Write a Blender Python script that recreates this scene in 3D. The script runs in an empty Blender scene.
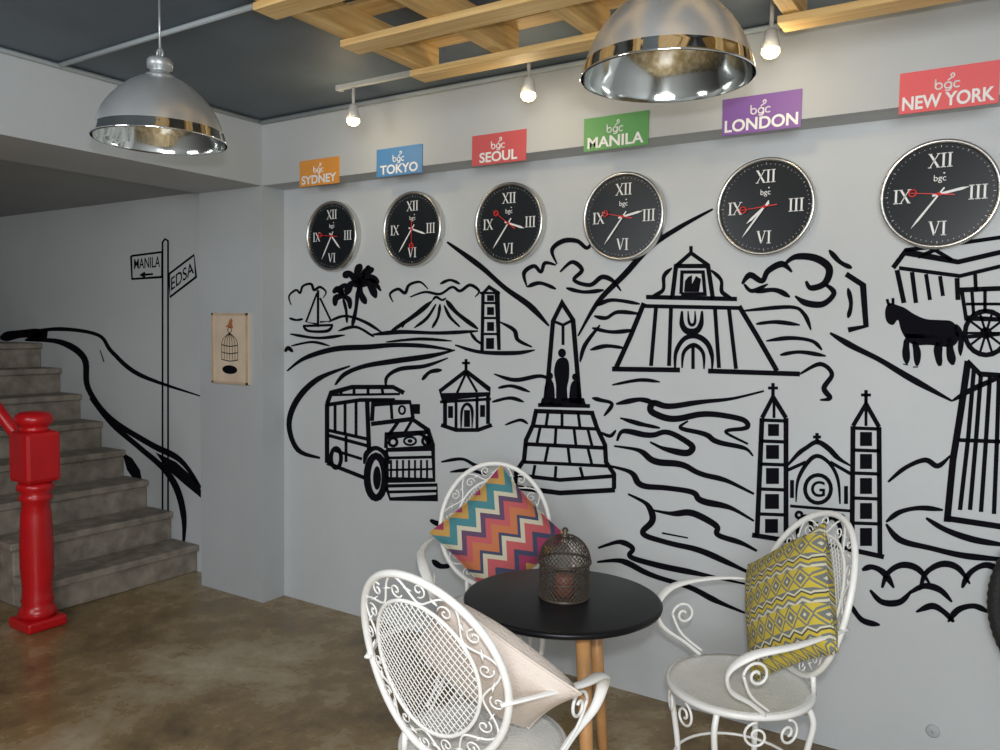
import bpy, math, random
from mathutils import Vector, Matrix
random.seed(4)
C = bpy.context.scene.collection
PI = math.pi
sin, cos = math.sin, math.cos
# ------------------------------------------------------------------ camera
F = 805.0
CAM = Vector((0, 0, 1.5))
az = math.radians(33.0)
h_f = Vector((-sin(az), cos(az), 0)); h_r = Vector((cos(az), sin(az), 0)); UP = Vector((0, 0, 1))
pitch = math.atan(47 / F); roll = 0.0149
fw = h_f * cos(pitch) - UP * sin(pitch)
up0 = UP * cos(pitch) + h_f * sin(pitch)
rt = h_r * cos(roll) + up0 * sin(roll)
up = up0 * cos(roll) - h_r * sin(roll)
cd = bpy.data.cameras.new('camera'); cam = bpy.data.objects.new('camera', cd); C.objects.link(cam)
cd.sensor_width = 36; cd.lens = F * 36 / 1000; cd.clip_start = 0.02
m = Matrix((rt, up, -fw)).transposed().to_4x4(); m.translation = CAM
cam.matrix_world = m
bpy.context.scene.camera = cam
try: bpy.context.scene.view_settings.view_transform = 'Standard'
except Exception: pass

YW, YB = 3.04, 2.89      # mural wall plane, pillar / sign band plane
def ray(px, py): return fw + rt * ((px - 500) / F) - up * ((py - 375) / F)
def onY(px, py, y):
    d = ray(px, py); return CAM + d * ((y - CAM.y) / d.y)

# ------------------------------------------------------------------ materials
def mat(name, col, rough=.5, metal=0, noise=0, nscale=8, bump=0, bscale=40, emit=None, estr=0, col2=None, coat=0, spec=None, stretch=None):
    m = bpy.data.materials.new(name); m.use_nodes = True
    nt = m.node_tree; b = nt.nodes['Principled BSDF']
    b.inputs['Base Color'].default_value = (*col, 1); b.inputs['Roughness'].default_value = rough
    b.inputs['Metallic'].default_value = metal
    if coat: b.inputs['Coat Weight'].default_value = coat
    if spec is not None: b.inputs['Specular IOR Level'].default_value = spec
    tc = nt.nodes.new('ShaderNodeTexCoord')
    if noise or col2:
        n = nt.nodes.new('ShaderNodeTexNoise'); n.inputs['Scale'].default_value = nscale; n.inputs['Detail'].default_value = 6
        if stretch:
            mp = nt.nodes.new('ShaderNodeMapping'); mp.inputs['Scale'].default_value = stretch
            nt.links.new(tc.outputs['Object'], mp.inputs['Vector']); nt.links.new(mp.outputs['Vector'], n.inputs['Vector'])
        else: nt.links.new(tc.outputs['Object'], n.inputs['Vector'])
        r = nt.nodes.new('ShaderNodeValToRGB')
        c2 = col2 if col2 else tuple(c * (1 - noise) for c in col)
        r.color_ramp.elements[0].position = .35; r.color_ramp.elements[1].position = .68
        r.color_ramp.elements[0].color = (*c2, 1); r.color_ramp.elements[1].color = (*col, 1)
        nt.links.new(n.outputs['Fac'], r.inputs['Fac']); nt.links.new(r.outputs['Color'], b.inputs['Base Color'])
    if bump:
        n = nt.nodes.new('ShaderNodeTexNoise'); n.inputs['Scale'].default_value = bscale
        nt.links.new(tc.outputs['Object'], n.inputs['Vector'])
        bm = nt.nodes.new('ShaderNodeBump'); bm.inputs['Strength'].default_value = bump; bm.inputs['Distance'].default_value = .01
        nt.links.new(n.outputs['Fac'], bm.inputs['Height']); nt.links.new(bm.outputs['Normal'], b.inputs['Normal'])
    if emit:
        b.inputs['Emission Color'].default_value = (*emit, 1); b.inputs['Emission Strength'].default_value = estr
    return m
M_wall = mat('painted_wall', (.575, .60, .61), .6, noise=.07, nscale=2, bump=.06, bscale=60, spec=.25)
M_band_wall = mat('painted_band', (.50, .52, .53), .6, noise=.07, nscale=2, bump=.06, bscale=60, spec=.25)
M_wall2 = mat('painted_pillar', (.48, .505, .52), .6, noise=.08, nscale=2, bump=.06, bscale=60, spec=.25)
M_ceil = mat('dark_ceiling', (.13, .165, .20), .6, noise=.18, nscale=3)
M_ceil2 = mat('stair_ceiling', (.34, .365, .37), .6, noise=.1, nscale=3)
M_ink = mat('black_paint', (.006, .006, .009), .85, spec=.05)
M_white = mat('white_enamel', (.92, .91, .88), .35, noise=.04, nscale=20)
M_seat = mat('seat_enamel', (.90, .89, .84), .4, noise=.05, nscale=30, bump=.5, bscale=220)
M_black = mat('black_laminate', (.007, .007, .009), .34, noise=.2, nscale=10, spec=.25)
M_beech = mat('beech', (.60, .31, .12), .4, noise=.25, nscale=12)
M_pine = mat('pine_across', (.80, .57, .26), .6, col2=(.62, .40, .15), nscale=5, stretch=(.6, 14, 14), bump=.15)
M_pine2 = mat('pine_along', (.76, .53, .23), .6, col2=(.56, .35, .12), nscale=5, stretch=(14, .6, 14), bump=.15)
M_chrome = mat('hazy_aluminium', (.90, .92, .93), .30, .80, noise=.10, nscale=6)
M_band = mat('mirror_band', (.86, .88, .89), .06, 1)
M_chrome_in = mat('inner_reflector', (.84, .86, .84), .10, 1)
M_alu = mat('cast_aluminium', (.50, .53, .54), .4, .6, noise=.2, nscale=20)
M_steel = mat('brushed_steel', (.66, .66, .64), .3, 1)
M_face = mat('clock_black', (.010, .013, .016), .3, spec=.35)
M_num = mat('numeral_white', (.82, .83, .83), .5)
M_red = mat('red_hand', (.75, .03, .03), .4)
M_redpaint = mat('red_gloss_paint', (.54, .006, .01), .3, noise=.15, nscale=9)
M_step = mat('worn_stone_step', (.33, .29, .235), .6, col2=(.19, .165, .135), nscale=12, bump=.3)
M_pipe = mat('conduit', (.42, .47, .49), .45)
M_track = mat('white_plastic', (.52, .52, .50), .4)
M_bulb = mat('lit_bulb', (1, .9, .7), .3, emit=(1, .76, .36), estr=6)
M_bulboff = mat('frosted_bulb', (.85, .85, .82), .15)
M_wire = mat('dark_wire', (.085, .065, .05), .45, .5)
M_wax = mat('candle_wax', (.22, .08, .05), .5)
M_board = mat('pale_wood_board', (.74, .60, .45), .6, noise=.2, nscale=6)
M_boardrim = mat('frame_wood', (.60, .46, .31), .6, noise=.2, nscale=9)
M_tyre = mat('tyre_rubber', (.015, .015, .015), .7, bump=.4, bscale=90)
M_cream = mat('cream_fabric', (.74, .67, .58), .8, col2=(.70, .58, .53), nscale=5, bump=.3, bscale=150)
M_bird = mat('bird_red', (.40, .14, .06), .6)

def floor_mat():
    m = mat('stained_concrete', (.16, .105, .05), .32); nt = m.node_tree; b = nt.nodes['Principled BSDF']
    tc = nt.nodes.new('ShaderNodeTexCoord')
    def noise(sc, det, ro, dist=0):
        n = nt.nodes.new('ShaderNodeTexNoise'); n.inputs['Scale'].default_value = sc; n.inputs['Detail'].default_value = det
        n.inputs['Roughness'].default_value = ro; n.inputs['Distortion'].default_value = dist
        nt.links.new(tc.outputs['Object'], n.inputs['Vector']); return n
    n1 = noise(1.5, 12, .70, .2); n2 = noise(45, 8, .7)
    r = nt.nodes.new('ShaderNodeValToRGB'); e = r.color_ramp.elements
    e[0].position = .34; e[0].color = (.10, .062, .026, 1); e[1].position = .68; e[1].color = (.56, .48, .34, 1)
    k = e.new(.50); k.color = (.29, .20, .09, 1)
    r2 = nt.nodes.new('ShaderNodeValToRGB'); r2.color_ramp.elements[0].position = .3; r2.color_ramp.elements[0].color = (.55, .55, .55, 1); r2.color_ramp.elements[1].position = .65
    nt.links.new(n2.outputs['Fac'], r2.inputs['Fac'])
    mx = nt.nodes.new('ShaderNodeMix'); mx.data_type = 'RGBA'; mx.blend_type = 'MULTIPLY'; mx.inputs['Factor'].default_value = .5
    nt.links.new(n1.outputs['Fac'], r.inputs['Fac']); nt.links.new(r.outputs['Color'], mx.inputs['A']); nt.links.new(r2.outputs['Color'], mx.inputs['B'])
    nt.links.new(mx.outputs['Result'], b.inputs['Base Color'])
    mr = nt.nodes.new('ShaderNodeMapRange'); mr.inputs['To Min'].default_value = .12; mr.inputs['To Max'].default_value = .42
    nt.links.new(n1.outputs['Fac'], mr.inputs['Value']); nt.links.new(mr.outputs['Result'], b.inputs['Roughness'])
    return m
M_floor = floor_mat()

def math_node(nt, op, a, b=None):
    n = nt.nodes.new('ShaderNodeMath'); n.operation = op
    for i, v in enumerate((a, b)):
        if v is None: continue
        if isinstance(v, (int, float)): n.inputs[i].default_value = v
        else: nt.links.new(v, n.inputs[i])
    return n.outputs[0]
def ramp(nt, v, cols, pos=None):
    r = nt.nodes.new('ShaderNodeValToRGB'); r.color_ramp.interpolation = 'CONSTANT'; e = r.color_ramp.elements
    pos = pos or [i / len(cols) for i in range(len(cols))]
    e[0].position = 0; e[0].color = (*cols[0], 1); e[1].position = pos[1]; e[1].color = (*cols[1], 1)
    for i in range(2, len(cols)):
        k = e.new(pos[i]); k.color = (*cols[i], 1)
    nt.links.new(v, r.inputs['Fac']); return r.outputs['Color']
def fabric(name):
    m = mat(name, (.5, .5, .5), .85, bump=.15, bscale=200); nt = m.node_tree
    tc = nt.nodes.new('ShaderNodeTexCoord'); sp = nt.nodes.new('ShaderNodeSeparateXYZ'); nt.links.new(tc.outputs['Object'], sp.inputs[0])
    return m, nt, sp.outputs['X'], sp.outputs['Z'], nt.nodes['Principled BSDF'].inputs['Base Color']
OR, CO, NV, WH, TL, MG, PU, YL = (.52, .17, .07), (.50, .10, .11), (.05, .06, .12), (.58, .53, .40), (.06, .22, .25), (.33, .04, .11), (.11, .06, .12), (.52, .30, .08)
M_chev, nt, X, Z, bc = fabric('zigzag_fabric')
v = math_node(nt, 'ADD', math_node(nt, 'MULTIPLY', math_node(nt, 'PINGPONG', X, .048), 1.2), math_node(nt, 'ADD', Z, 5.03))
v = math_node(nt, 'FRACT', math_node(nt, 'DIVIDE', v, .36))
nt.links.new(ramp(nt, v, [OR, CO, PU, WH, TL, YL, MG, NV, CO, WH, NV], [0, .11, .20, .28, .35, .47, .57, .68, .76, .88, .95]), bc)
GY, YY, DK, LT = (.17, .18, .17), (.58, .45, .05), (.06, .06, .055), (.62, .58, .42)
M_yel, nt, X, Z, bc = fabric('yellow_diamond_fabric')
px_ = math_node(nt, 'PINGPONG', X, .022)
row = math_node(nt, 'FRACT', math_node(nt, 'DIVIDE', math_node(nt, 'ADD', Z, 5.0), .104))
rz_ = math_node(nt, 'MULTIPLY', row, .104)
dz = math_node(nt, 'ABSOLUTE', math_node(nt, 'SUBTRACT', rz_, .030))
dd = math_node(nt, 'ADD', px_, math_node(nt, 'MULTIPLY', dz, .80))
dcol = ramp(nt, math_node(nt, 'MULTIPLY', dd, 20), [LT, GY, YY, GY, YY], [0, .10, .30, .42, .54])
zz = math_node(nt, 'DIVIDE', math_node(nt, 'SUBTRACT', math_node(nt, 'ADD', rz_, math_node(nt, 'MULTIPLY', px_, .6)), .062), .050)
zcol = ramp(nt, zz, [GY, LT, GY, YY, DK, LT, GY], [0, .12, .28, .42, .62, .72, .84])
sel = math_node(nt, 'GREATER_THAN', rz_, .060)
mx = nt.nodes.new('ShaderNodeMix'); mx.data_type = 'RGBA'
nt.links.new(sel, mx.inputs['Factor']); nt.links.new(dcol, mx.inputs['A']); nt.links.new(zcol, mx.inputs['B']); nt.links.new(mx.outputs['Result'], bc)

# ------------------------------------------------------------------ mesh builder
class MB:
    def __init__(s): s.v = []; s.f = []; s.s = []
    def add(s, vs, fs, smooth=False):
        n = len(s.v); s.v += [Vector(p) for p in vs]; s.f += [tuple(i + n for i in q) for q in fs]; s.s += [smooth] * len(fs); return s
    def box(s, lo, hi):
        x0, y0, z0 = lo; x1, y1, z1 = hi
        return s.add([(x0,y0,z0),(x1,y0,z0),(x1,y1,z0),(x0,y1,z0),(x0,y0,z1),(x1,y0,z1),(x1,y1,z1),(x0,y1,z1)],
                     [(0,3,2,1),(4,5,6,7),(0,1,5,4),(1,2,6,5),(2,3,7,6),(3,0,4,7)])
    def tube(s, pts, r, n=8, closed=False, flat=1.0, nrm=None):
        pts = [Vector(p) for p in pts]; N = len(pts)
        rs = r if isinstance(r, (list, tuple)) else [r] * N
        T = []
        for i in range(N):
            if closed: t = pts[(i + 1) % N] - pts[i - 1]
            else: t = pts[min(i + 1, N - 1)] - pts[max(i - 1, 0)]
            if t.length < 1e-9: t = Vector((0, 0, 1))
            T.append(t.normalized())
        u = Vector(nrm) if nrm is not None else (Vector((0, 0, 1)) if abs(T[0].z) < .9 else Vector((1, 0, 0)))
        vs = []
        for i in range(N):
            u = u - T[i] * u.dot(T[i])
            if u.length < 1e-6: u = T[i].orthogonal()
            u.normalize(); w = T[i].cross(u)
            for k in range(n):
                a = 2 * PI * k / n
                vs.append(pts[i] + (u * cos(a) * flat + w * sin(a)) * rs[i])
        fs = []
        for i in range(N if closed else N - 1):
            j = (i + 1) % N
            for k in range(n):
                l = (k + 1) % n; fs.append((i * n + k, i * n + l, j * n + l, j * n + k))
        if not closed:
            fs.append(tuple(range(n - 1, -1, -1))); fs.append(tuple((N - 1) * n + k for k in range(n)))
        return s.add(vs, fs, True)
    def lathe(s, prof, n=32, c=(0, 0, 0), axis='z', smooth=True, flute=0, cap=True):
        c = Vector(c); vs = []
        for (r, h) in prof:
            for k in range(n):
                a = 2 * PI * k / n; rr = r * (1 + (flute if k % 2 else 0))
                vs.append(c + (Vector((rr * cos(a), rr * sin(a), h)) if axis == 'z' else Vector((rr * cos(a), -h, rr * sin(a)))))
        fs = []
        for i in range(len(prof) - 1):
            for k in range(n):
                l = (k + 1) % n; fs.append((i * n + k, i * n + l, (i + 1) * n + l, (i + 1) * n + k))
        if cap:
            fs.append(tuple(range(n - 1, -1, -1))); fs.append(tuple((len(prof) - 1) * n + k for k in range(n)))
        return s.add(vs, fs, smooth)
    def build(s, name, m, parent=None, org=(0, 0, 0), bevel=0):
        me = bpy.data.meshes.new(name); o = Vector(org)
        me.from_pydata([v - o for v in s.v], [], s.f)
        me.polygons.foreach_set('use_smooth', s.s); me.materials.append(m); me.update()
        ob = bpy.data.objects.new(name, me); C.objects.link(ob)
        if parent is not None: ob.parent = parent
        else: ob.location = o
        if bevel:
            b = ob.modifiers.new('bevel', 'BEVEL'); b.width = bevel; b.segments = 2; b.limit_method = 'ANGLE'
        return ob
def tag(o, label, cat, group=None):
    o['label'] = label; o['category'] = cat
    if group: o['group'] = group
    return o
def thing(name, label, cat, loc=(0, 0, 0), rz=0, group=None):
    o = bpy.data.objects.new(name, None); C.objects.link(o); o.location = loc; o.rotation_euler = (0, 0, rz); o.empty_display_size = .1
    return tag(o, label, cat, group)
def struct(name, mb, m):
    o = mb.build(name, m); o['kind'] = 'structure'; return o
def cr(pts, k=6, closed=False):
    pts = [Vector(p) for p in pts]; N = len(pts); out = []
    for i in range(N if closed else N - 1):
        if closed: a, b, c, d = pts[i - 1], pts[i], pts[(i + 1) % N], pts[(i + 2) % N]
        else: a, b, c, d = pts[max(i - 1, 0)], pts[i], pts[i + 1], pts[min(i + 2, N - 1)]
        for j in range(k):
            t = j / k
            out.append(.5 * ((2 * b) + (c - a) * t + (2 * a - 5 * b + 4 * c - d) * t * t + (3 * b - a - 3 * c + d) * t ** 3))
    if not closed: out.append(pts[-1])
    return out
def text_mesh(body, size=1.0, bold=0.0):
    cu = bpy.data.curves.new('t', 'FONT'); cu.body = body; cu.size = size; cu.offset = bold
    cu.align_x = 'CENTER'; cu.align_y = 'CENTER'
    ob = bpy.data.objects.new('t', cu); C.objects.link(ob)
    bpy.context.view_layer.update()
    me = bpy.data.meshes.new_from_object(ob.evaluated_get(bpy.context.evaluated_depsgraph_get()))
    vs = [v.co.copy() for v in me.vertices]; fs = [tuple(p.vertices) for p in me.polygons]
    bpy.data.objects.remove(ob); bpy.data.curves.remove(cu); bpy.data.meshes.remove(me)
    return vs, fs
def norm_text(body, bold=0.0):
    vs, fs = text_mesh(body, 1.0, bold)
    x0 = min(v.x for v in vs); x1 = max(v.x for v in vs); y0 = min(v.y for v in vs); y1 = max(v.y for v in vs)
    return [((v.x - x0) / (x1 - x0), (v.y - y0) / (y1 - y0)) for v in vs], fs, (x1 - x0) / (y1 - y0)

# ------------------------------------------------------------------ room shell
struct('floor', MB().box((-8, -2.5, -.1), (2.5, YW, 0)), M_floor)
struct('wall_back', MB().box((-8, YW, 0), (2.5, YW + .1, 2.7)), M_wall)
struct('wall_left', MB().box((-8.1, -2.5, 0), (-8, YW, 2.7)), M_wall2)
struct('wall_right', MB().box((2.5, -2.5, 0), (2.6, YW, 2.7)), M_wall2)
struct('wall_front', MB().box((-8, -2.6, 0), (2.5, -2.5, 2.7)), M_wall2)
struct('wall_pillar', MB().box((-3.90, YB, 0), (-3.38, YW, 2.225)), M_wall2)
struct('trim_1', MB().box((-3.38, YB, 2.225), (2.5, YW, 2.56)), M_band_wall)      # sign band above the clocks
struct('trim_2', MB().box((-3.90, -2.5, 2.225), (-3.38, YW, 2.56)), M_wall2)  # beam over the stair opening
struct('ceiling', MB().box((-3.38, -2.5, 2.56), (2.5, YW, 2.66)), M_ceil)
struct('ceiling_stair', MB().box((-8, -2.5, 2.27), (-3.90, YW, 2.37)), M_ceil2)

# ------------------------------------------------------------------ staircase
st = thing('staircase', 'worn stone staircase climbing left behind the red newel post', 'stairs', (-4.14, 2.6, 0))
NS = 8
for k in range(NS):
    x1 = -4.14 - k * .25; x0 = x1 - (.25 if k < NS - 1 else 1.8); zt = (k + 1) * .168
    b = MB().box((x0, 2.1, 0), (x1, YW - .002, zt - .04)).box((x0 + (.02 if k < NS - 1 else 0), 2.08, zt - .04), (x1 + .022, YW - .002, zt))
    b.build('step', M_step, st, (-4.14, 2.6, 0), bevel=.008)
nw = thing('newel_post', 'glossy red turned newel post at the foot of the stairs', 'post', (-4.01, 2.03, 0))
MB().lathe([(.078, .05), (.088, .075), (.078, .10), (.066, .115), (.074, .135), (.068, .155), (.066, .20), (.074, .30), (.074, .42), (.068, .56), (.060, .62), (.074, .635), (.074, .652), (.062, .665), (.082, .685), (.082, .705), (.07, .72)], 28).build('post_shaft', M_redpaint, nw)
MB().box((-.096, -.096, 0), (.096, .096, .055)).build('post_base', M_redpaint, nw, bevel=.014)
MB().box((-.086, -.086, .72), (.086, .086, .97)).build('post_block', M_redpaint, nw, bevel=.022)
MB().lathe([(.07, .97), (.062, .982), (.062, .992), (.080, 1.005), (.086, 1.022), (.082, 1.045), (.062, 1.06), (.02, 1.066)], 28).build('post_cap', M_redpaint, nw)
rl = thing('stair_railing', 'red handrail with turned balusters running up the open side of the stairs', 'railing', (-4.5, 2.03, 0))
MB().tube([(-4.13, 2.03, .90), (-4.6, 2.03, 1.20), (-6.3, 2.03, 2.20)], .030, 12).build('handrail', M_redpaint, rl, (-4.5, 2.03, 0))
for k in range(1, 8):
    x = -4.265 - k * .25; h = .87 + (-4.10 - x) * .61
    MB().lathe([(.02, 0), (.02, .1 * h), (.03, .2 * h), (.018, .4 * h), (.028, .6 * h), (.018, .8 * h), (.02, h)], 12, (x, 2.03, 0)).build('baluster', M_redpaint, rl, (-4.5, 2.03, 0))

# ------------------------------------------------------------------ mural
def stroke(mb, pts, w, smooth=True, closed=False, y=YW - .002, taper=True):
    P = [Vector((p[0], p[1], 0)) for p in pts]
    if smooth and len(P) > 2: P = cr(P, 6, closed)
    N = len(P); L = []; R = []
    for i in range(N):
        if closed: t = P[(i + 1) % N] - P[i - 1]
        else: t = P[min(i + 1, N - 1)] - P[max(i - 1, 0)]
        if t.length < 1e-6: t = Vector((1, 0, 0))
        t.normalize(); n = Vector((-t.y, t.x, 0)); k = 1.0
        if not smooth and 0 < i < N - 1:
            a = (P[i] - P[i - 1]).normalized(); k = 1 / max(.5, abs(Vector((-a.y, a.x, 0)).dot(n)))
        ww = w
        if smooth and taper and not closed:
            s = i / (N - 1); ww = w * (.35 + .65 * min(1, 5 * s, 5 * (1 - s))) * (1 + .12 * sin(9 * s + P[0].x))
        L.append(onY(*(P[i] + n * ww / 2 * k).xy, y)); R.append(onY(*(P[i] - n * ww / 2 * k).xy, y))
    vs = L + R; fs = [(i, i + 1, N + i + 1, N + i) for i in range(N - 1)]
    if closed: fs.append((N - 1, 0, N, 2 * N - 1))
    mb.add(vs, fs)
def fill(mb, pts, y=YW - .002): mb.add([onY(px, py, y) for px, py in pts], [tuple(range(len(pts)))])
def ell(cx, cy, rx, ry, n=20): return [(cx + rx * cos(2 * PI * k / n), cy + ry * sin(2 * PI * k / n)) for k in range(n)]
def soft(pts): return [(q.x, q.y) for q in cr([(a, b, 0) for a, b in pts], 4, True)]
MO = Vector((-2, YW, 1.2))
mural = thing('mural', 'black line mural of landmarks and vehicles painted on the grey wall', 'mural', MO)
def drawing(name, S=(), Lr=(), fills=(), rings=(), parent=mural, org=MO, y=YW - .002, m=None):
    mb = MB()
    for w, p in S: stroke(mb, p, w, True, y=y)
    for w, p in Lr: stroke(mb, p, w, False, y=y)
    for p in fills: fill(mb, p, y)
    for w, p in rings: stroke(mb, p, w, False, True, y=y)
    return mb.build(name, m or M_ink, parent, org)
def rects(l): return [[(a, b), (c, b), (c, d), (a, d)] for a, b, c, d in l]

drawing('sailboat_drawing', S=[(2.5, [(291,305),(289,296),(296,290),(300,293),(303,286),(311,284),(314,290),(320,287),(326,292),(323,298)]),
    (3, [(303,326),(309,331),(327,331),(333,325)]), (2.5, [(289,318),(296,320),(303,319)]), (3, [(290,334),(318,338),(345,335)]), (2.5, [(291,346),(312,342),(330,346)])],
    Lr=[(2.5, [(318,290),(318,327)]), (2, [(317,293),(306,322),(317,324)]), (2, [(320,298),(331,321),(320,322)]), (2.5, [(303,326),(333,325)])])
drawing('palm_tree_drawing', S=[(4, [(352,327),(356,308),(358,288)]), (3, [(347,323),(346,310),(343,298)])] +
    [(w, p) for w, p in [(7, [(359,285),(368,277),(379,283)]), (7, [(359,285),(369,284),(376,298)]), (7, [(359,285),(364,273),(374,269)]), (7, [(359,285),(357,273),(361,264)]),
     (7, [(359,285),(350,274),(343,277)]), (7, [(359,285),(351,284),(346,295)]), (6, [(359,285),(361,294),(366,304)]), (4, [(359,285),(366,270),(370,266)]), (4, [(359,285),(371,280),(381,291)]), (6, [(343,296),(338,289),(333,293)]), (6, [(343,296),(336,298),(335,306)]),
     (5, [(343,296),(349,300),(350,309)]), (5, [(343,296),(341,288),(347,284)])]] + [(3, [(328,322),(345,316),(365,322),(384,334)]), (3, [(338,331),(356,327),(374,337)])],
    fills=[ell(359, 284, 4, 4), ell(343, 296, 3, 3)])
drawing('volcano_drawing', S=[(3, [(393,302),(390,294),(398,289),(405,293),(409,285),(420,282),(428,289)]), (3, [(410,297),(425,292),(440,294),(452,287),(460,291),(470,285),(479,291),(475,297)]),
    (3, [(440,284),(450,280),(460,284)]), (4.5, [(432,301),(415,315),(390,332)]), (4.5, [(446,300),(457,313),(478,329)]), (2.5, [(432,301),(436,297),(442,300),(446,298)]),
    (3, [(436,304),(427,318),(414,328)]), (3, [(440,304),(438,317),(432,328)]), (3, [(444,305),(450,317),(460,327)]), (4, [(370,335),(400,332),(440,333),(478,331)]), (3, [(386,342),(420,339),(452,341)]), (2.5, [(398,326),(404,322),(402,328)])])
drawing('bell_tower_drawing', Lr=[(3.5, [(482,352),(483,293),(489,287),(497,292),(499,350)]), (2.5, [(483,303),(498,303)]), (2.5, [(482,318),(498,318)]), (2.5, [(482,334),(499,334)]), (2.5, [(480,293),(500,293)])],
    fills=rects([(487,295,494,301), (487,307,494,315), (487,322,494,331), (486,338,494,349)]),
    S=[(4, [(455,345),(480,352),(515,353),(535,350)]), (4, [(500,322),(514,330),(518,340),(532,347)]), (3, [(470,332),(476,340),(482,344)])])
drawing('winding_road_drawing', S=[(5, [(287,371),(305,358),(335,349),(368,347),(395,345),(425,346),(452,350)]), (5.5, [(350,366),(318,379),(297,400),(289,425),(298,450),(320,458)]),
    (5, [(335,385),(345,374),(365,366),(395,361),(430,356),(455,350)]), (4, [(386,388),(387,377),(400,369),(425,366),(448,358)]), (4, [(293,352),(288,348),(285,352)]), (4, [(422,380),(430,372),(442,370)])])
drawing('jeepney_drawing', Lr=[(4.5, [(327,404),(331,393),(352,387),(393,387),(404,393)]), (4, [(326,405),(360,400),(395,400)]), (4.5, [(327,404),(327,463)]), (3.5, [(327,435),(368,446)]), (4, [(327,463),(365,478)]),
    (3, [(335,403),(335,432)]), (3, [(345,402),(345,434)]), (3, [(356,401),(356,437)]), (3.5, [(327,430),(367,439)]), (4.5, [(367,399),(369,450)]), (4, [(372,421),(373,403),(410,402),(413,418)]), (3, [(391,403),(392,419)]),
    (4.5, [(371,424),(412,419),(428,430),(433,446)]), (4, [(386,448),(386,436),(428,432)]), (3.5, [(398,422),(388,436)]), (3, [(412,420),(404,434)]),
    (4, [(386,450),(387,480),(434,480),(433,448),(386,450)]), (3, [(386,458),(433,457)])] + [(2.2, [(x,460),(x,479)]) for x in (391,397,403,409,415,421,427)] + [(2.2, [(387,470),(434,469)]), (3.5, [(386,486),(437,485),(437,498),(390,499),(386,486)]), (3, [(388,492),(437,491)]),
    (3, [(333,450),(362,459)]), (3, [(341,388),(341,395)]), (3, [(354,388),(354,395)]), (3, [(368,388),(368,395)]), (3, [(382,388),(383,395)]), (2.5, [(332,395),(400,394)]), (3, [(346,436),(346,462)])],
    S=[(5, [(364,464),(367,453),(376,448),(385,454),(389,464)]), (4, [(415,432),(424,436),(430,446)])],
    rings=[(7, ell(376, 477, 9, 21)), (4, ell(336, 458, 5, 10)), (3, ell(393, 442, 4, 4)), (3, ell(426, 441, 3.5, 4)), (2.2, ell(410, 441, 6, 4)), (2.2, ell(402, 410, 3, 4))],
    fills=[ell(377, 478, 4, 12), rects([(412,404,420,414)])[0], ell(410, 441, 2.5, 2)])
drawing('chapel_drawing', Lr=[(3, [(466,359),(466,371)]), (2.5, [(462,363),(470,363)]), (4, [(466,371),(440,391),(442,397),(490,394),(489,389),(466,371)]), (2.5, [(466,373),(457,393)]), (2.5, [(466,373),(477,392)]), (4, [(445,398),(445,425)]),
    (3, [(456,398),(456,428)]), (3, [(477,397),(477,428)]), (4, [(488,396),(488,424)]), (4, [(441,425),(456,430),(478,430),(492,425)]), (3, [(440,402),(491,399)])],
    S=[(3, [(461,428),(462,410),(467,404),(472,410),(472,428)]), (4, [(494,374),(515,380),(540,376),(552,381)]), (3.5, [(498,388),(512,386),(530,392)]), (3.5, [(492,402),(510,398),(524,402)]), (3.5, [(441,462),(462,459),(478,466),(496,463)]), (3.5, [(450,472),(470,470),(486,475)])],
    fills=rects([(448,406,453,418), (464,410,470,427), (480,405,485,417)]))
drawing('hill_outline_drawing', S=[(5.5, [(447,242),(480,266),(505,288),(530,306),(549,326)]), (5.5, [(713,209),(680,227),(650,247),(625,274),(598,302),(578,336)]),
    (4, [(527,287),(524,273),(534,266),(541,272),(545,263),(556,265)]), (4.5, [(557,264),(552,250),(563,241),(577,241),(587,248),(593,240)]), (4.5, [(560,272),(572,262),(582,270),(574,280),(590,285),(602,277),(613,281),(621,291)]),
    (4, [(527,287),(540,283),(556,289)]), (4, [(566,288),(584,292),(604,290)]), (4, [(596,306),(612,300),(640,304)]), (4, [(600,325),(585,345),(580,362)])])
drawing('obelisk_monument_drawing', Lr=[(4.5, [(546,403),(553,321),(562,303),(573,320),(580,404)]), (3, [(553,321),(563,325),(573,320)]), (3, [(563,325),(563,345)]), (4, [(538,405),(590,406)]), (4.5, [(534,411),(594,413)]),
    (4.5, [(536,411),(533,425),(526,440),(524,460),(516,472),(515,486)]), (4.5, [(592,413),(597,428),(605,445),(606,462),(614,474),(614,489)]), (5, [(514,487),(560,493),(615,490)]), (3.5, [(532,426),(597,429)]), (4, [(525,444),(605,448)]), (3.5, [(523,462),(607,466)]), (4, [(516,475),(560,480),(614,476)])] +
    [(3, s) for s in ([(548,412),(546,426)], [(562,412),(562,427)], [(578,412),(580,428)], [(540,428),(537,443)], [(556,428),(555,445)], [(574,429),(576,446)], [(588,430),(592,446)], [(548,447),(545,462)], [(568,448),(570,464)], [(588,449),(592,465)], [(535,465),(533,476)], [(556,466),(555,479)], [(580,467),(583,478)])],
    fills=[soft([(557,404),(556,385),(554,372),(556,362),(560,358),(566,358),(569,364),(569,378),(567,388),(567,404)]), ell(562, 353, 4, 4.5),
           soft([(544,404),(544,392),(546,382),(551,380),(554,386),(554,404)]), ell(550, 376, 3, 3.6), soft([(570,404),(570,388),(573,381),(578,382),(581,391),(581,404)]), ell(575, 377, 3, 3.6), [(542,398),(584,398),(586,405),(540,405)]],
    S=[(3, [(505,425),(520,420),(528,424)]), (4, [(604,416),(612,404),(600,400),(592,398)]), (3.5, [(498,480),(506,490),(520,498)]), (3.5, [(600,432),(610,436),(616,430)])])
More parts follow.
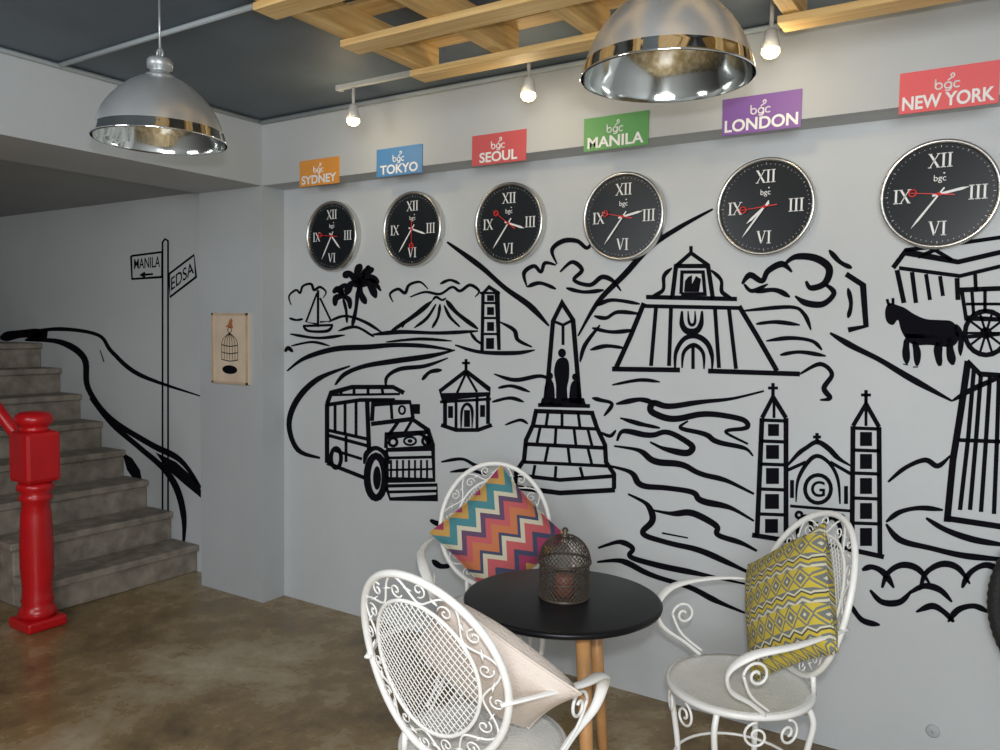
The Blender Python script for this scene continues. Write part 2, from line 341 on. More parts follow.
drawing('fort_gate_drawing', Lr=[(4, [(676,266),(691,253),(708,265)]), (3.5, [(691,246),(691,254)]), (4.5, [(672,299),(676,266),(708,266),(713,299)]), (3.5, [(681,294),(682,272),(703,272),(705,294),(681,294)]), (4.5, [(646,297),(737,299)]), (4, [(643,306),(739,308)]),
    (4, [(656,307),(651,366)]), (4, [(671,307),(669,366)]), (4, [(715,309),(719,368)]), (4, [(729,309),(736,369)]), (5, [(644,303),(631,335),(616,368)]), (5, [(739,306),(757,336),(777,371)]), (5, [(612,369),(680,370)]), (5, [(708,371),(800,374)]),
    (3.5, [(693,345),(693,369)])],
    S=[(4, [(672,268),(664,276),(663,290),(652,296)]), (4, [(711,270),(721,280),(722,292),(732,298)]), (6, [(682,311),(682,324),(687,331),(696,331),(701,324),(702,311)]), (5, [(675,369),(676,352),(684,339),(696,336),(707,343),(712,356),(712,370)]), (4, [(682,368),(684,352),(694,345),(703,353),(704,369)]),
       (3, [(688,311),(689,322),(692,325),(695,322),(695,311)]),
       (4, [(641,314),(618,312),(606,318),(594,316)]), (4, [(634,330),(612,332),(592,328)]), (4, [(624,348),(606,346),(590,350)]), (4, [(742,311),(790,307),(804,314),(811,330)]), (4, [(756,324),(776,322),(800,325)]), (4, [(766,341),(790,338),(812,341),(822,350)]), (4, [(780,355),(800,352),(826,356)]),
       (5, [(800,374),(820,364),(832,374),(824,388),(830,398),(820,400)]), (3.5, [(612,385),(640,380),(660,382)])],
    fills=[[(684,292),(685,281),(688,277),(692,275),(692,284),(696,276),(701,279),(699,292)]])
drawing('cloud_drawing', S=[(6, [(742,284),(750,275),(762,281),(768,271),(782,264),(792,272)]), (7, [(783,266),(795,257),(815,258),(829,268),(825,283),(811,288),(806,281)]), (6, [(825,284),(834,293),(823,304),(806,303),(795,296)]), (5, [(755,292),(775,290),(790,297)]), (4, [(744,284),(752,291),(768,284)])])
def jag(pts):
    out = []
    for i, p in enumerate(pts):
        if 0 < i < len(pts) - 1:
            a = pts[i - 1]; b = pts[i + 1]
            out.append((p[0] + (a[0] - p[0]) * .22, p[1] + (a[1] - p[1]) * .22)); out.append((p[0] + (b[0] - p[0]) * .22, p[1] + (b[1] - p[1]) * .22))
        else: out.append(p)
    return out
drawing('river_drawing', S=[(w, jag(p)) for w, p in [
    (6, [(764,391),(732,399),(700,402),(668,407),(652,402),(650,412),(672,420),(706,413),(744,419),(749,428),(722,431),(748,444)]),
    (5, [(616,404),(640,399),(655,403)]), (5, [(688,421),(678,428),(706,434),(716,442),(746,448),(753,456)]),
    (6, [(617,441),(622,430),(650,436),(668,431),(694,446),(688,454),(664,449),(650,442)]),
    (6, [(614,446),(640,450),(654,462),(682,464),(700,474),(726,480),(754,494)]),
    (6, [(610,466),(632,472),(640,486),(668,488),(694,492),(700,501),(730,507),(754,521)]),
    (6, [(652,510),(672,514),(692,512),(718,526),(716,535),(742,543),(757,551)]),
    (6, [(628,494),(648,504),(654,520),(640,534),(668,543),(700,550),(733,565),(756,576)]), (5.5, [(598,548),(620,541),(634,548),(628,557),(660,566),(700,574),(745,584)]),
    (5.5, [(597,562),(622,560),(650,575),(690,587),(716,601),(745,613)]), (5, [(662,533),(688,538)]), (4.5, [(620,418),(640,424),(660,428)])]])
tw = []
for z in (420, 441, 464, 489, 514): tw += [(3.5, [(760, z), (787, z + 1)])]
for z in (428, 450, 473, 498, 523): tw += [(3.5, [(852, z), (880, z + 1)])]
drawing('twin_spire_church_drawing', Lr=tw + [(3.5, [(773,383),(773,397)]), (3, [(768,388),(778,388)]), (4.5, [(762,418),(773,397),(786,418)]), (5, [(762,418),(757,536)]), (5, [(786,418),(786,540)]), (5, [(752,535),(790,541)]),
    (3.5, [(866,390),(866,404)]), (3, [(861,395),(871,395)]), (4.5, [(853,426),(866,404),(879,427)]), (5, [(853,426),(852,548)]), (5, [(879,427),(880,556)]), (5, [(848,549),(884,557)]), (4, [(788,541),(852,549)]), (3.5, [(817,433),(817,443)]), (3, [(813,437),(821,437)]),
    (3.5, [(788,470),(806,462)]), (3.5, [(830,462),(851,474)]), (3, [(790,506),(851,511)]), (3, [(817,522),(817,543)]), (3, [(774,399),(774,418)]), (3, [(866,406),(866,426)])],
    S=[(5, [(787,466),(798,454),(806,448),(817,442),(828,448),(838,458),(851,466)]), (4, [(798,544),(798,524),(805,516),(811,524),(811,545)]), (4, [(824,546),(824,526),(832,518),(840,527),(840,548)]), (4, [(796,502),(798,480),(808,462),(818,456),(830,464),(838,480),(840,504)])],
    rings=[(4, ell(818, 489, 13, 14)), (3, ell(799, 515, 3, 3)), (3, ell(841, 518, 3, 3))],
    fills=rects([(768,424,779,436), (766,445,779,459), (766,468,779,484), (765,494,779,509), (765,519,778,533), (860,432,872,446), (860,454,872,469), (860,478,872,494), (860,503,872,519), (860,528,872,546), (790,480,794,498), (844,486,848,504)]))
drawing('street_building_drawing', Lr=[(5, [(893,268),(905,252),(958,262),(1010,250)]), (4, [(899,268),(960,276),(1010,264)]), (5, [(897,270),(904,303)]), (4.5, [(912,272),(916,303)]), (4, [(926,274),(930,300)]), (4, [(940,276),(943,296)]), (5, [(957,278),(958,300)]), (4, [(975,272),(976,292)]), (4, [(905,250),(940,246),(1010,236)]), (4, [(918,257),(935,250),(952,260)]),
    (5.5, [(846,274),(863,285),(866,326),(848,330)])],
    S=[(4.5, [(848,288),(851,304),(848,318)]), (6, [(830,333),(852,346),(880,360),(910,378),(952,401)]), (5, [(829,250),(840,262),(852,268)]), (5, [(952,401),(975,388),(1012,372)])])
drawing('horse_carriage_drawing', fills=[soft([(887,322),(885,313),(887,305),(891,303),(897,305),(905,308),(914,314),(926,319),(940,320),(951,321),(957,327),(959,336),(956,344),(948,347),(930,345),(915,345),(907,340),(901,330),(898,320),(893,325)]),
    soft([(956,324),(962,330),(964,342),(961,356),(958,350),(958,338),(954,332)])],
    Lr=[(4, [(905,336),(965,337),(1000,334)]), (4, [(962,292),(966,318),(1010,320)]), (5, [(958,290),(1012,288)]), (3.5, [(985,290),(985,312)]), (3.5, [(972,292),(974,318)]), (3, [(966,304),(1008,304)]), (3, [(889,306),(887,299)]), (3, [(893,305),(893,298)])] + [(2.5, [(986, 333), (986 + 19 * cos(a), 333 + 20 * sin(a))]) for a in [k * PI / 5 for k in range(10)]],
    S=[(7, [(907,338),(906,350),(907,364)]), (7, [(914,341),(917,352),(917,366)]), (8, [(940,340),(938,351),(940,366)]), (8, [(950,338),(950,350),(953,365)]), (3.5, [(903,364),(908,365)]), (3.5, [(913,367),(918,367)])],
    rings=[(5, ell(986, 333, 21, 22)), (4, ell(986, 333, 4, 4))])
drawing('stone_tower_drawing', Lr=[(7, [(968,361),(961,410),(953,460),(947,522)]), (5, [(967,361),(980,374),(1010,376)]), (4.5, [(974,368),(968,440),(960,510)]), (4.5, [(981,374),(976,440),(970,510)]), (4.5, [(990,376),(986,440),(981,512)]), (4.5, [(999,376),(997,440),(994,514)]), (6, [(944,518),(1010,528)]), (4, [(958,440),(1010,442)])],
    S=[(6, [(926,518),(946,530),(975,540),(1012,546)]), (5, [(886,522),(900,512),(920,508),(943,510)]), (6, [(886,524),(900,540),(930,548),(966,556),(1012,560)]), (5, [(888,482),(905,468),(925,460),(938,466),(951,455)])])
drawing('water_wave_drawing', S=[(6, [(862,570),(872,567),(884,573),(894,588)]), (6, [(882,588),(888,573),(902,565),(918,569),(930,584)]), (6, [(920,590),(926,573),(942,564),(958,568),(970,584)]), (6, [(962,588),(970,573),(986,565),(1004,572)]),
    (6, [(870,590),(882,602),(900,602),(912,590)]), (6, [(908,594),(924,586),(940,590),(952,602)]), (6, [(916,612),(932,606),(944,612),(954,622)]), (6, [(948,622),(958,610),(974,606),(988,612)])])
for p in ([(850,604),(862,620),(880,625)], [(430,520),(440,524),(452,520)], [(432,560),(440,566),(450,566)]): drawing('water_ripple_drawing', S=[(5.5, p)])
rd = drawing('road_sign_drawing', Lr=[(1.8, [(162.5,243),(162.5,520)]), (1.8, [(168,241),(168,519)]), (1.8, [(162,243),(165,239),(168.5,241)]), (2, [(131,256),(162,252),(162,277),(132,279),(131,256)]), (2, [(169,274),(194,255),(196,277),(170,297),(169,274)]), (2, [(142,275),(153,274)]), (2, [(145,272.5),(141,275),(145,277)])],
    S=[(9, [(0,338),(20,334),(45,333)]), (4, [(20,333),(60,329),(98,335),(112,352),(140,375),(200,396)]), (6, [(25,340),(60,342),(84,358),(88,388),(110,418),(150,444),(180,460),(201,488)]), (6, [(90,398),(112,424),(140,448),(165,470),(178,492),(184,520),(183,550)]), (3, [(100,350),(104,362)])],
    fills=[[(122,452),(132,458),(140,470),(143,486),(134,480),(127,470)], [(40,331),(48,330),(47,338),(38,342),(24,340)], [(155,452),(176,462),(196,480),(201,490),(201,498),(184,484),(168,470)]])
def quad_text(body, q, y, name, m, parent, org, bold=.01):
    uv, fs, _ = norm_text(body, bold); vs = []
    (ax, ay), (bx, by), (cx, cy), (dx, dy) = q
    for u, v in uv:
        x = (1-u)*v*ax + u*v*bx + u*(1-v)*cx + (1-u)*(1-v)*dx; yy = (1-u)*v*ay + u*v*by + u*(1-v)*cy + (1-u)*(1-v)*dy
        vs.append(onY(x, yy, y))
    return MB().add(vs, fs).build(name, m, parent, org)
quad_text('MANILA', [(134,259),(160,256),(160,267),(134,269)], YW - .002, 'sign_lettering', M_ink, mural, MO)
quad_text('EDSA', [(171,278),(193,261),(194,273),(171,291)], YW - .002, 'sign_lettering', M_ink, mural, MO)
quad_text('G', [(811,481),(825,481),(825,497),(811,497)], YW - .002, 'window_lettering', M_ink, mural, MO, .02)

# ------------------------------------------------------------------ clocks
def hand(mb, a, l, w0, w1, tail, y):
    d = Vector((sin(a), 0, cos(a))); n = Vector((cos(a), 0, -sin(a)))
    p = [-d * tail - n * w0 / 2, -d * tail + n * w0 / 2, d * l * .75 + n * w1 / 2, d * l, d * l * .75 - n * w1 / 2]
    vs = [q + Vector((0, y, 0)) for q in p] + [q + Vector((0, y - .0015, 0)) for q in p]
    mb.add(vs, [(0, 1, 2, 3, 4), (9, 8, 7, 6, 5)] + [(i, (i + 1) % 5, 5 + (i + 1) % 5, 5 + i) for i in range(5)])
def seg(mb, a, b, w, y):
    a = Vector(a); b = Vector(b); d = (b - a).normalized(); n = Vector((-d.y, d.x))
    mb.add([Vector((q.x, y, q.y)) for q in (a + n * w / 2, b + n * w / 2, b - n * w / 2, a - n * w / 2)], [(0, 1, 2, 3)])
def roman(mb, s, cx, cz, h, y):
    ws = {'I': .42, 'X': .8, 'V': .8}; tot = sum(ws[c] for c in s) * h; x = cx - tot / 2; t = .15 * h; n = .06 * h; se = .06 * h
    for c in s:
        w = ws[c] * h; xc = x + w / 2; z0 = cz - h / 2; z1 = cz + h / 2
        if c == 'I':
            seg(mb, (xc, z0), (xc, z1), t, y); seg(mb, (xc - .17*h, z0), (xc + .17*h, z0), se, y); seg(mb, (xc - .17*h, z1), (xc + .17*h, z1), se, y)
        elif c == 'X':
            seg(mb, (xc - .28*h, z1), (xc + .28*h, z0), t, y); seg(mb, (xc + .28*h, z1), (xc - .28*h, z0), n, y)
            for sx in (-.28, .28):
                for z in (z0, z1): seg(mb, (xc + (sx - .12)*h, z), (xc + (sx + .12)*h, z), se, y)
        else:
            seg(mb, (xc - .28*h, z1), (xc, z0), t, y); seg(mb, (xc + .28*h, z1), (xc, z0), n, y)
            for sx in (-.28, .28): seg(mb, (xc + (sx - .12)*h, z1), (xc + (sx + .12)*h, z1), se, y)
        x += w
R0 = .178
def clock(px, py, hh, mm, sec, label):
    p = onY(px, py, YW - .035); t = thing('wall_clock', label, 'clock', (p.x, YW, p.z), 0, 'world time clocks in a row')
    MB().lathe([(R0 - .004, 0), (R0, .008), (R0, .034), (R0 - .003, .040), (R0 - .011, .042), (R0 - .014, .034), (R0 - .016, .026)], 64, axis='y', cap=False).build('clock_rim', M_steel, t)
    fc = MB().lathe([(R0 - .014, 0.002), (R0 - .014, .028)], 64, axis='y', smooth=False).build('clock_face', M_face, t)
    y = -.0292
    for s, x, z in (('XII', 0, .110), ('III', .110, 0), ('VI', 0, -.110), ('IX', -.110, 0)):
        mb = MB(); roman(mb, s, x, z, .044, y); mb.build('numeral', M_num, fc)
    mb = MB()
    for k in range(60):
        a = k * PI / 30; seg(mb, (.152*sin(a), .152*cos(a)), ((.155 if k % 5 else .159)*sin(a), (.155 if k % 5 else .159)*cos(a)), .0013, y)
    mb.build('minute_marks', M_num, fc)
    mb = MB(); vs, fs = text_mesh('bgc', .028); mb.add([(v.x, y, v.y + .052) for v in vs], fs)
    mb.lathe([(.003, .0292), (.003, .0296)], 10, (.012, 0, .068), 'y'); mb.build('clock_logo', M_num, fc)
    am = mm * PI / 30; ah = (hh % 12 + mm / 60) * PI / 6; asx = sec * PI / 30
    mb = MB(); hand(mb, ah, .088, .007, .009, .02, -.031); mb.build('hour_hand', M_num, t)
    mb = MB(); hand(mb, am, .135, .005, .007, .025, -.033); mb.build('minute_hand', M_num, t)
    mb = MB(); hand(mb, asx, .105, .0035, .002, .045, -.035)
    d = Vector((sin(asx), 0, cos(asx))); c = d * .078 + Vector((0, -.0362, 0)); e = Vector((d.z, 0, -d.x))
    mb.tube([c + d * (.011 * cos(2*PI*k/20)) + e * (.011 * sin(2*PI*k/20)) for k in range(20)], .0022, 6, closed=True)
    mb.lathe([(.006, .030), (.006, .038)], 16, axis='y'); mb.build('second_hand', M_red, t)
clock(331, 236, 4, 35, 46, 'black round clock under the orange SYDNEY sign')
clock(411.5, 229, 3, 36, 30, 'black round clock under the blue TOKYO sign')
clock(508, 223, 3, 36, 51, 'black round clock under the red SEOUL sign')
clock(622.5, 216.5, 2, 36, 47, 'black round clock under the green MANILA sign')
clock(764.5, 206.5, 7, 36, 44, 'black round clock under the purple LONDON sign')
clock(939, 194, 2, 36, 46, 'black round clock under the pink NEW YORK sign')

# ------------------------------------------------------------------ city signs
def sign(px, py, word, col, label):
    p = onY(px, py, YB - .004); t = thing('city_sign', label, 'sign', (p.x, YB, p.z), 0, 'city name signs on the beam')
    W, H = .272, .128; mc = mat('sign_' + word.lower().replace(' ', '_'), col, .5)
    MB().box((-W/2, -.005, -H/2), (W/2, 0, H/2)).build('sign_panel', mc, t)
    uv, fs, ar = norm_text(word, .026); h = .043; w = min(h * ar * 1.12, W * .93)
    MB().add([((u - .5) * w, -.0065, -.055 + v * h) for u, v in uv], fs).build('sign_lettering', M_num, t)
    mb = MB(); z0 = .0085; q = .74; r = .0125 * q; y = -.0065; tr = .0026
    def loop(cx, cz, a0=0, a1=360):
        mb.tube([(cx + r*cos(math.radians(a0 + (a1 - a0)*k/18)), y, cz + r*sin(math.radians(a0 + (a1 - a0)*k/18))) for k in range(19)], tr, 5)
    loop(-.034*q, z0); mb.tube([(-.0465*q, y, z0), (-.0465*q, y, z0 + .030*q)], tr, 5)
    loop(0, z0); mb.tube([(.0125*q, y, z0 + .012*q), (.0125*q, y, z0 - .014*q), (.006*q, y, z0 - .0215*q), (-.004*q, y, z0 - .022*q), (-.010*q, y, z0 - .019*q)], tr, 5)
    loop(.034*q, z0, 45, 315)
    mb.tube(cr([(-.002*q, y, z0 + .019*q), (.008*q, y, z0 + .027*q), (.018*q, y, z0 + .031*q), (.023*q, y, z0 + .041*q), (.016*q, y, z0 + .047*q), (.009*q, y, z0 + .041*q), (.013*q, y, z0 + .034*q)], 4), tr * .85, 5)
    mb.build('sign_logo', M_num, t)
sign(319, 172, 'SYDNEY', (.72, .30, .05), 'small orange sign reading SYDNEY on the beam')
sign(399, 161, 'TOKYO', (.08, .25, .52), 'small blue sign reading TOKYO on the beam')
sign(498.5, 148, 'SEOUL', (.60, .10, .11), 'small red sign reading SEOUL on the beam')
sign(615.5, 131.5, 'MANILA', (.10, .33, .10), 'green sign reading MANILA on the beam')
sign(761, 113, 'LONDON', (.22, .10, .36), 'purple sign reading LONDON on the beam')
sign(948, 88, 'NEW YORK', (.78, .12, .13), 'pinkish red sign reading NEW YORK at the right end')

# ------------------------------------------------------------------ birdcage picture on the pillar
p = onY(232.5, 348.5, YB); pic = thing('birdcage_picture', 'pale wooden board picture of a birdcage hung on the pillar', 'picture', (p.x, YB, p.z))
W, H = .295, .385
MB().box((-W/2, -.018, -H/2), (W/2, 0, H/2)).build('picture_board', M_board, pic, bevel=.002)
mb = MB()
for a, b in (((-W/2, -H/2), (W/2, -H/2 + .012)), ((-W/2, H/2 - .012), (W/2, H/2)), ((-W/2, -H/2), (-W/2 + .012, H/2)), ((W/2 - .012, -H/2), (W/2, H/2))):
    mb.box((a[0], -.024, a[1]), (b[0], -.018, b[1]))
mb.build('picture_frame', M_boardrim, pic)
mb = MB(); y = -.0195
def arc(pts, w):
    P = cr([(a, 0, b) for a, b in pts], 5)
    for i in range(len(P) - 1): seg(mb, (P[i].x, P[i].z), (P[i+1].x, P[i+1].z), w, y)
for k in range(-3, 4):
    x = k * .022; arc([(x, -.06), (x * 1.0, .02), (x * .75, .055), (0, .085)], .0036)
for z, w in ((-.06, .07), (-.02, .068), (.02, .067)): arc([(-w, z), (0, z - .008), (w, z)], .005)
arc([(-.018, .10), (0, .118), (.018, .10), (0, .085), (-.018, .10)], .004)
mb.build('cage_drawing', M_ink, pic)
MB().add([(.062*cos(2*PI*k/24), y, -.115 + .024*sin(2*PI*k/24)) for k in range(24)], [tuple(range(24))]).build('cage_base_drawing', M_ink, pic)
MB().add([(q[0], y, q[1]) for q in [(-.035,.118),(-.01,.132),(0,.155),(.014,.165),(.025,.155),(.022,.135),(.03,.11),(.008,.112)]], [tuple(range(8))]).build('bird_drawing', M_bird, pic)

# ------------------------------------------------------------------ pendant lamps
def pendant(x, y, zr, R, label):
    t = thing('pendant_lamp', label, 'pendant lamp', (x, y, zr), 0, 'industrial dome pendant lamps'); k = R / .212
    band = [(.212, 0), (.214, .002), (.212, .006), (.206, .028), (.203, .036)]
    outer = [(.203, .036), (.196, .060), (.180, .096), (.157, .130), (.128, .162), (.096, .188), (.068, .204), (.048, .211)]
    S = lambda L: [(r * k, h * k) for r, h in L]
    MB().lathe(S(band), 72, cap=False).build('rim_band', M_band, t)
    MB().lathe(S(outer), 72, flute=-.014, cap=False).build('lamp_shade', M_chrome, t)
    MB().lathe([((r - .003) * k, h * k) for r, h in band[:1] + band[2:] + outer[1:]], 72, cap=False).build('inner_reflector', M_chrome_in, t)
    MB().lathe(S([(.050, .204), (.052, .211), (.046, .218), (.032, .224), (.030, .236), (.040, .240), (.041, .264), (.036, .272), (.014, .276)]), 28).build('lamp_housing', M_alu, t)
    MB().tube([(0, 0, .27 * k), (0, 0, 2.56 - zr)], .0035, 8).build('lamp_cord', M_alu, t)
    MB().tube([(.014*cos(a), 0, .288 * k + .016*sin(a)) for a in [q*PI/8 for q in range(16)]], .0035, 6, closed=True).build('lamp_hook', M_alu, t)
    MB().lathe([(.030, 2.545 - zr), (.034, 2.56 - zr)], 20).build('ceiling_mount', M_alu, t)
    MB().lathe(S([(.018, .208), (.020, .19), (.024, .175), (.022, .158), (.010, .148)]), 24).build('bulb', M_bulboff, t)
pendant(-2.27, 1.545, 2.06, .196, 'silver dome pendant lamp nearer the stairs')
pendant(-.735, 1.835, 2.093, .202, 'silver dome pendant lamp below the timber pallets')

# ------------------------------------------------------------------ spotlights
sc = thing('light_track', 'white ceiling light track between the pallets and the wall', 'light track', (-1.6, 2.65, 2.53))
MB().box((-2.58, 2.638, 2.542), (-1.0, 2.662, 2.56)).build('track_rail', M_track, sc, (-1.6, 2.65, 2.53))
MB().box((-2.60, 2.634, 2.538), (-2.58, 2.666, 2.56)).build('track_end_cap', M_track, sc, (-1.6, 2.65, 2.53))
for px, dz, lab in ((-2.508, 0, 'lit ceiling spotlight over the SYDNEY and TOKYO signs'), (-1.612, -.018, 'lit ceiling spotlight above the SEOUL and MANILA signs'), (-.715, -.008, 'lit ceiling spotlight right of the big pendant lamp')):
    zt = 2.542 if px < -1 else 2.56; zb = 2.41 + dz
    t = thing('spotlight', lab, 'spotlight', (px, 2.65, zb), 0, 'ceiling spotlights')
    MB().tube([(0, 0, .05), (0, 0, zt - zb)], .007, 8).build('spot_stem', M_track, t)
    MB().lathe([(.016, .055), (.020, .05), (.024, .02), (.030, -.004), (.028, -.006), (.02, .01)], 20).build('spot_body', M_track, t)
    MB().lathe([(.020, .006), (.028, -.006), (.029, -.018), (.020, -.030), (.004, -.036)], 16).build('spot_bulb', M_bulb, t)
    ld = bpy.data.lights.new('spot_light', 'POINT'); ld.energy = 1.5; ld.color = (1, .80, .48); ld.shadow_soft_size = .03
    lo = bpy.data.objects.new('spot_lamp', ld); C.objects.link(lo); lo.location = (px, 2.60, zb - .08)

# ------------------------------------------------------------------ timber pallets at the ceiling
def pallet(x0, x1, y0, y1, label, crosses):
    o = ((x0+x1)/2, (y0+y1)/2, 2.42); t = thing('timber_pallet', label, 'pallet', o, 0, 'timber pallets at the ceiling')
    for k in range(4):
        y = y1 - .05 - k * .36
        MB().box((x0, y - .045, 2.42), (x1, y + .045, 2.442)).build('bottom_board', M_pine, t, o, bevel=.002)
        MB().box((x0, y - .045, 2.537), (x1, y + .045, 2.558)).build('top_board', M_pine, t, o, bevel=.002)
    for x in crosses:
        MB().box((x - .024, y0, 2.4425), (x + .024, y1, 2.5365)).build('stringer', M_pine2, t, o, bevel=.002)
pallet(-1.94, -.83, 1.22, 2.44, 'left pine pallet fixed flat against the dark ceiling', (-1.9, -1.55, -1.2, -.87))
pallet(-.66, .5, 1.40, 2.60, 'right pine pallet beyond the larger pendant lamp', (-.62, -.24, .12, .46))
tag(MB().tube([(-3.37, 2.872, 2.545), (-1, 2.872, 2.545), (2.49, 2.872, 2.545)], .011, 8).build('conduit_pipe', M_pipe), 'thin grey conduit along the edge where ceiling meets sign beam', 'pipe')
tag(MB().tube([(-3.37, 1.83, 2.548), (-2.6, 1.83, 2.548), (-2.0, 1.83, 2.548)], .010, 8).build('conduit_pipe', M_pipe), 'thin conduit crossing the dark ceiling beside the left pendant lamp', 'pipe')
tag(MB().tube([(-3.365, -1, 2.545), (-3.365, 1, 2.545), (-3.365, 2.85, 2.545)], .010, 8).build('conduit_pipe', M_pipe), 'thin conduit along the top of the stair beam', 'pipe')

# ------------------------------------------------------------------ chairs
def BK(s, t): return Vector((s, -.175 - (t + .235) * .27 + .9 * s * s, .715 + t))
def spiral(c, e1, e2, r0, turns, a0=0, n=26, sgn=1):
    c = Vector(c); e1 = Vector(e1); e2 = Vector(e2); out = []
    for i in range(n):
        s = i / (n - 1); r = r0 * (1 - .82 * s); a = a0 + sgn * s * turns * 2 * PI
        out.append(c + e1 * (r * cos(a)) + e2 * (r * sin(a)))
    return out
protos = None
def make_chair_parts(t):
    MB().lathe([(.0, .448), (.10, .447), (.19, .452), (.205, .456), (.207, .450), (.205, .442), (.19, .438), (.0, .436)], 40, cap=False).build('seat', M_seat, t)
    MB().tube([(.207*cos(k*PI/24), .207*sin(k*PI/24), .446) for k in range(48)], .010, 8, closed=True).build('seat_rim', M_white, t)
    a, b = .215, .235
    ring = lambda ra, rb, n=56: [BK(ra*cos(2*PI*k/n), rb*sin(2*PI*k/n)) for k in range(n)]
    MB().tube(ring(a, b), .0095, 10, closed=True).tube([BK(-.11, -.205), (-.11, -.178, .455)], .008, 8).tube([BK(.11, -.205), (.11, -.178, .455)], .008, 8).build('back_frame', M_white, t)
    MB().tube(ring(.152, .170), .005, 8, closed=True).build('inner_ring', M_white, t)
    mb = MB(); sp = .0135
    for sg in (1, -1):
        for k in range(-18, 19):
            c = k * sp; pts = []
            for i in range(-27, 28):
                l = i * .0098; s = (l + c) * .62; tt = sg * (l - c) * .785
                if (s / .152) ** 2 + (tt / .170) ** 2 < 1: pts.append(BK(s, tt))
            if len(pts) > 2: mb.tube(pts, .0016, 4)
    mb.build('back_mesh', M_white, t)
    mb = MB(); n = 8; pts = []
    for i in range(160):
        an = 2 * PI * i / 160; k = .5 + .40 * sin(n * an); pts.append(BK((.152 + k*.063)*cos(an), (.170 + k*.065)*sin(an)))
    mb.tube(pts, .0028, 6, closed=True)
    for i in range(2 * n):
        an = 2 * PI * (i + .5) / (2 * n); k = .62 if i % 2 else .38
        cs, ct = (.152 + k*.063)*cos(an), (.170 + k*.065)*sin(an)
        P = [BK(cs + q.x, ct + q.y) for q in spiral((0,0,0), (1,0,0), (0,1,0), .019, 1.25, an + i, 18, 1 if i % 2 else -1)]
        mb.tube(P, .0023, 5)
        lp = BK((.152 + .5*.063)*cos(an + .18), (.170 + .5*.065)*sin(an + .18)); d = Vector((-sin(an), 0, cos(an)))
        mb.tube([lp - d*.014, lp, lp + d*.014], [.001, .006, .001], 6, flat=.4)
    mb.build('back_scrollwork', M_white, t)
    for sx in (-1, 1):
        A = cr([(sx*.205, -.21, .68), (sx*.255, -.12, .685), (sx*.285, .0, .675), (sx*.275, .11, .655), (sx*.25, .165, .605), (sx*.235, .15, .545), (sx*.215, .08, .495), (sx*.205, .03, .455)], 6)
        N = len(A); MB().tube(A, [.009 + .011 * max(0, 1 - abs(i / N - .45) * 3) for i in range(N)], 10, flat=.45, nrm=(0, 0, 1)).build('armrest', M_white, t)
        mb = MB(); mb.tube(spiral((sx*.235, .075, .580), (0, 1, 0), (0, 0, 1), .040, 1.4, 0, 34, 1), .0044, 8)
        mb.tube(cr([(sx*.235, .114, .580), (sx*.225, .085, .52), (sx*.21, .02, .465)], 5), .0044, 8)
        mb.build('arm_scroll', M_white, t)
    for k in range(4):
        an = PI/4 + k*PI/2; d = Vector((cos(an), sin(an), 0))
        P = cr([d*.19 + UP*.445, d*.215 + UP*.39, d*.20 + UP*.30, d*.185 + UP*.18, d*.205 + UP*.07, d*.235 + UP*.012], 6)
        MB().tube(P, [.009] * (len(P) - 3) + [.010, .012, .015], 10).lathe([(.016, 0), (.018, .004), (.012, .014)], 14, d*.236).build('leg', M_white, t)
    mb = MB()
    for k in range(4):
        for s in (-1, 1):
            an = k*PI/2 + s*.24; c = Vector((cos(an)*.20, sin(an)*.20, .390)); e = Vector((-sin(an), cos(an), 0))
            mb.tube(spiral(c, e * s, (0, 0, 1), .038, 1.5, PI/2, 30, -1), .0040, 7)
    mb.tube([(.186*cos(q*PI/20), .186*sin(q*PI/20), .20) for q in range(40)], .0045, 7, closed=True)
    mb.build('seat_apron', M_white, t)
def chair(x, y, fx, fy, label):
    global protos
    rz = math.atan2(-fx, fy)
    t = thing('garden_chair', label, 'chair', (x, y, 0), rz, 'white wrought iron armchairs around the table')
    if protos is None: make_chair_parts(t); protos = t
    else:
        for ch in list(protos.children):
            c = ch.copy(); C.objects.link(c); c.parent = t
    return Matrix.Translation((x, y, 0)) @ Matrix.Rotation(rz, 4, 'Z')
mC = chair(-1.112, 1.66, .06, 1, 'white ornate iron armchair seen from behind, nearest the camera, cream cushion on it')
mA = chair(-1.60, 2.47, .6, -.8, 'white ornate iron armchair behind the table holding the zigzag cushion')
mB = chair(-.67, 2.37, -.72, -.70, 'white ornate iron armchair right of the table holding the yellow cushion')

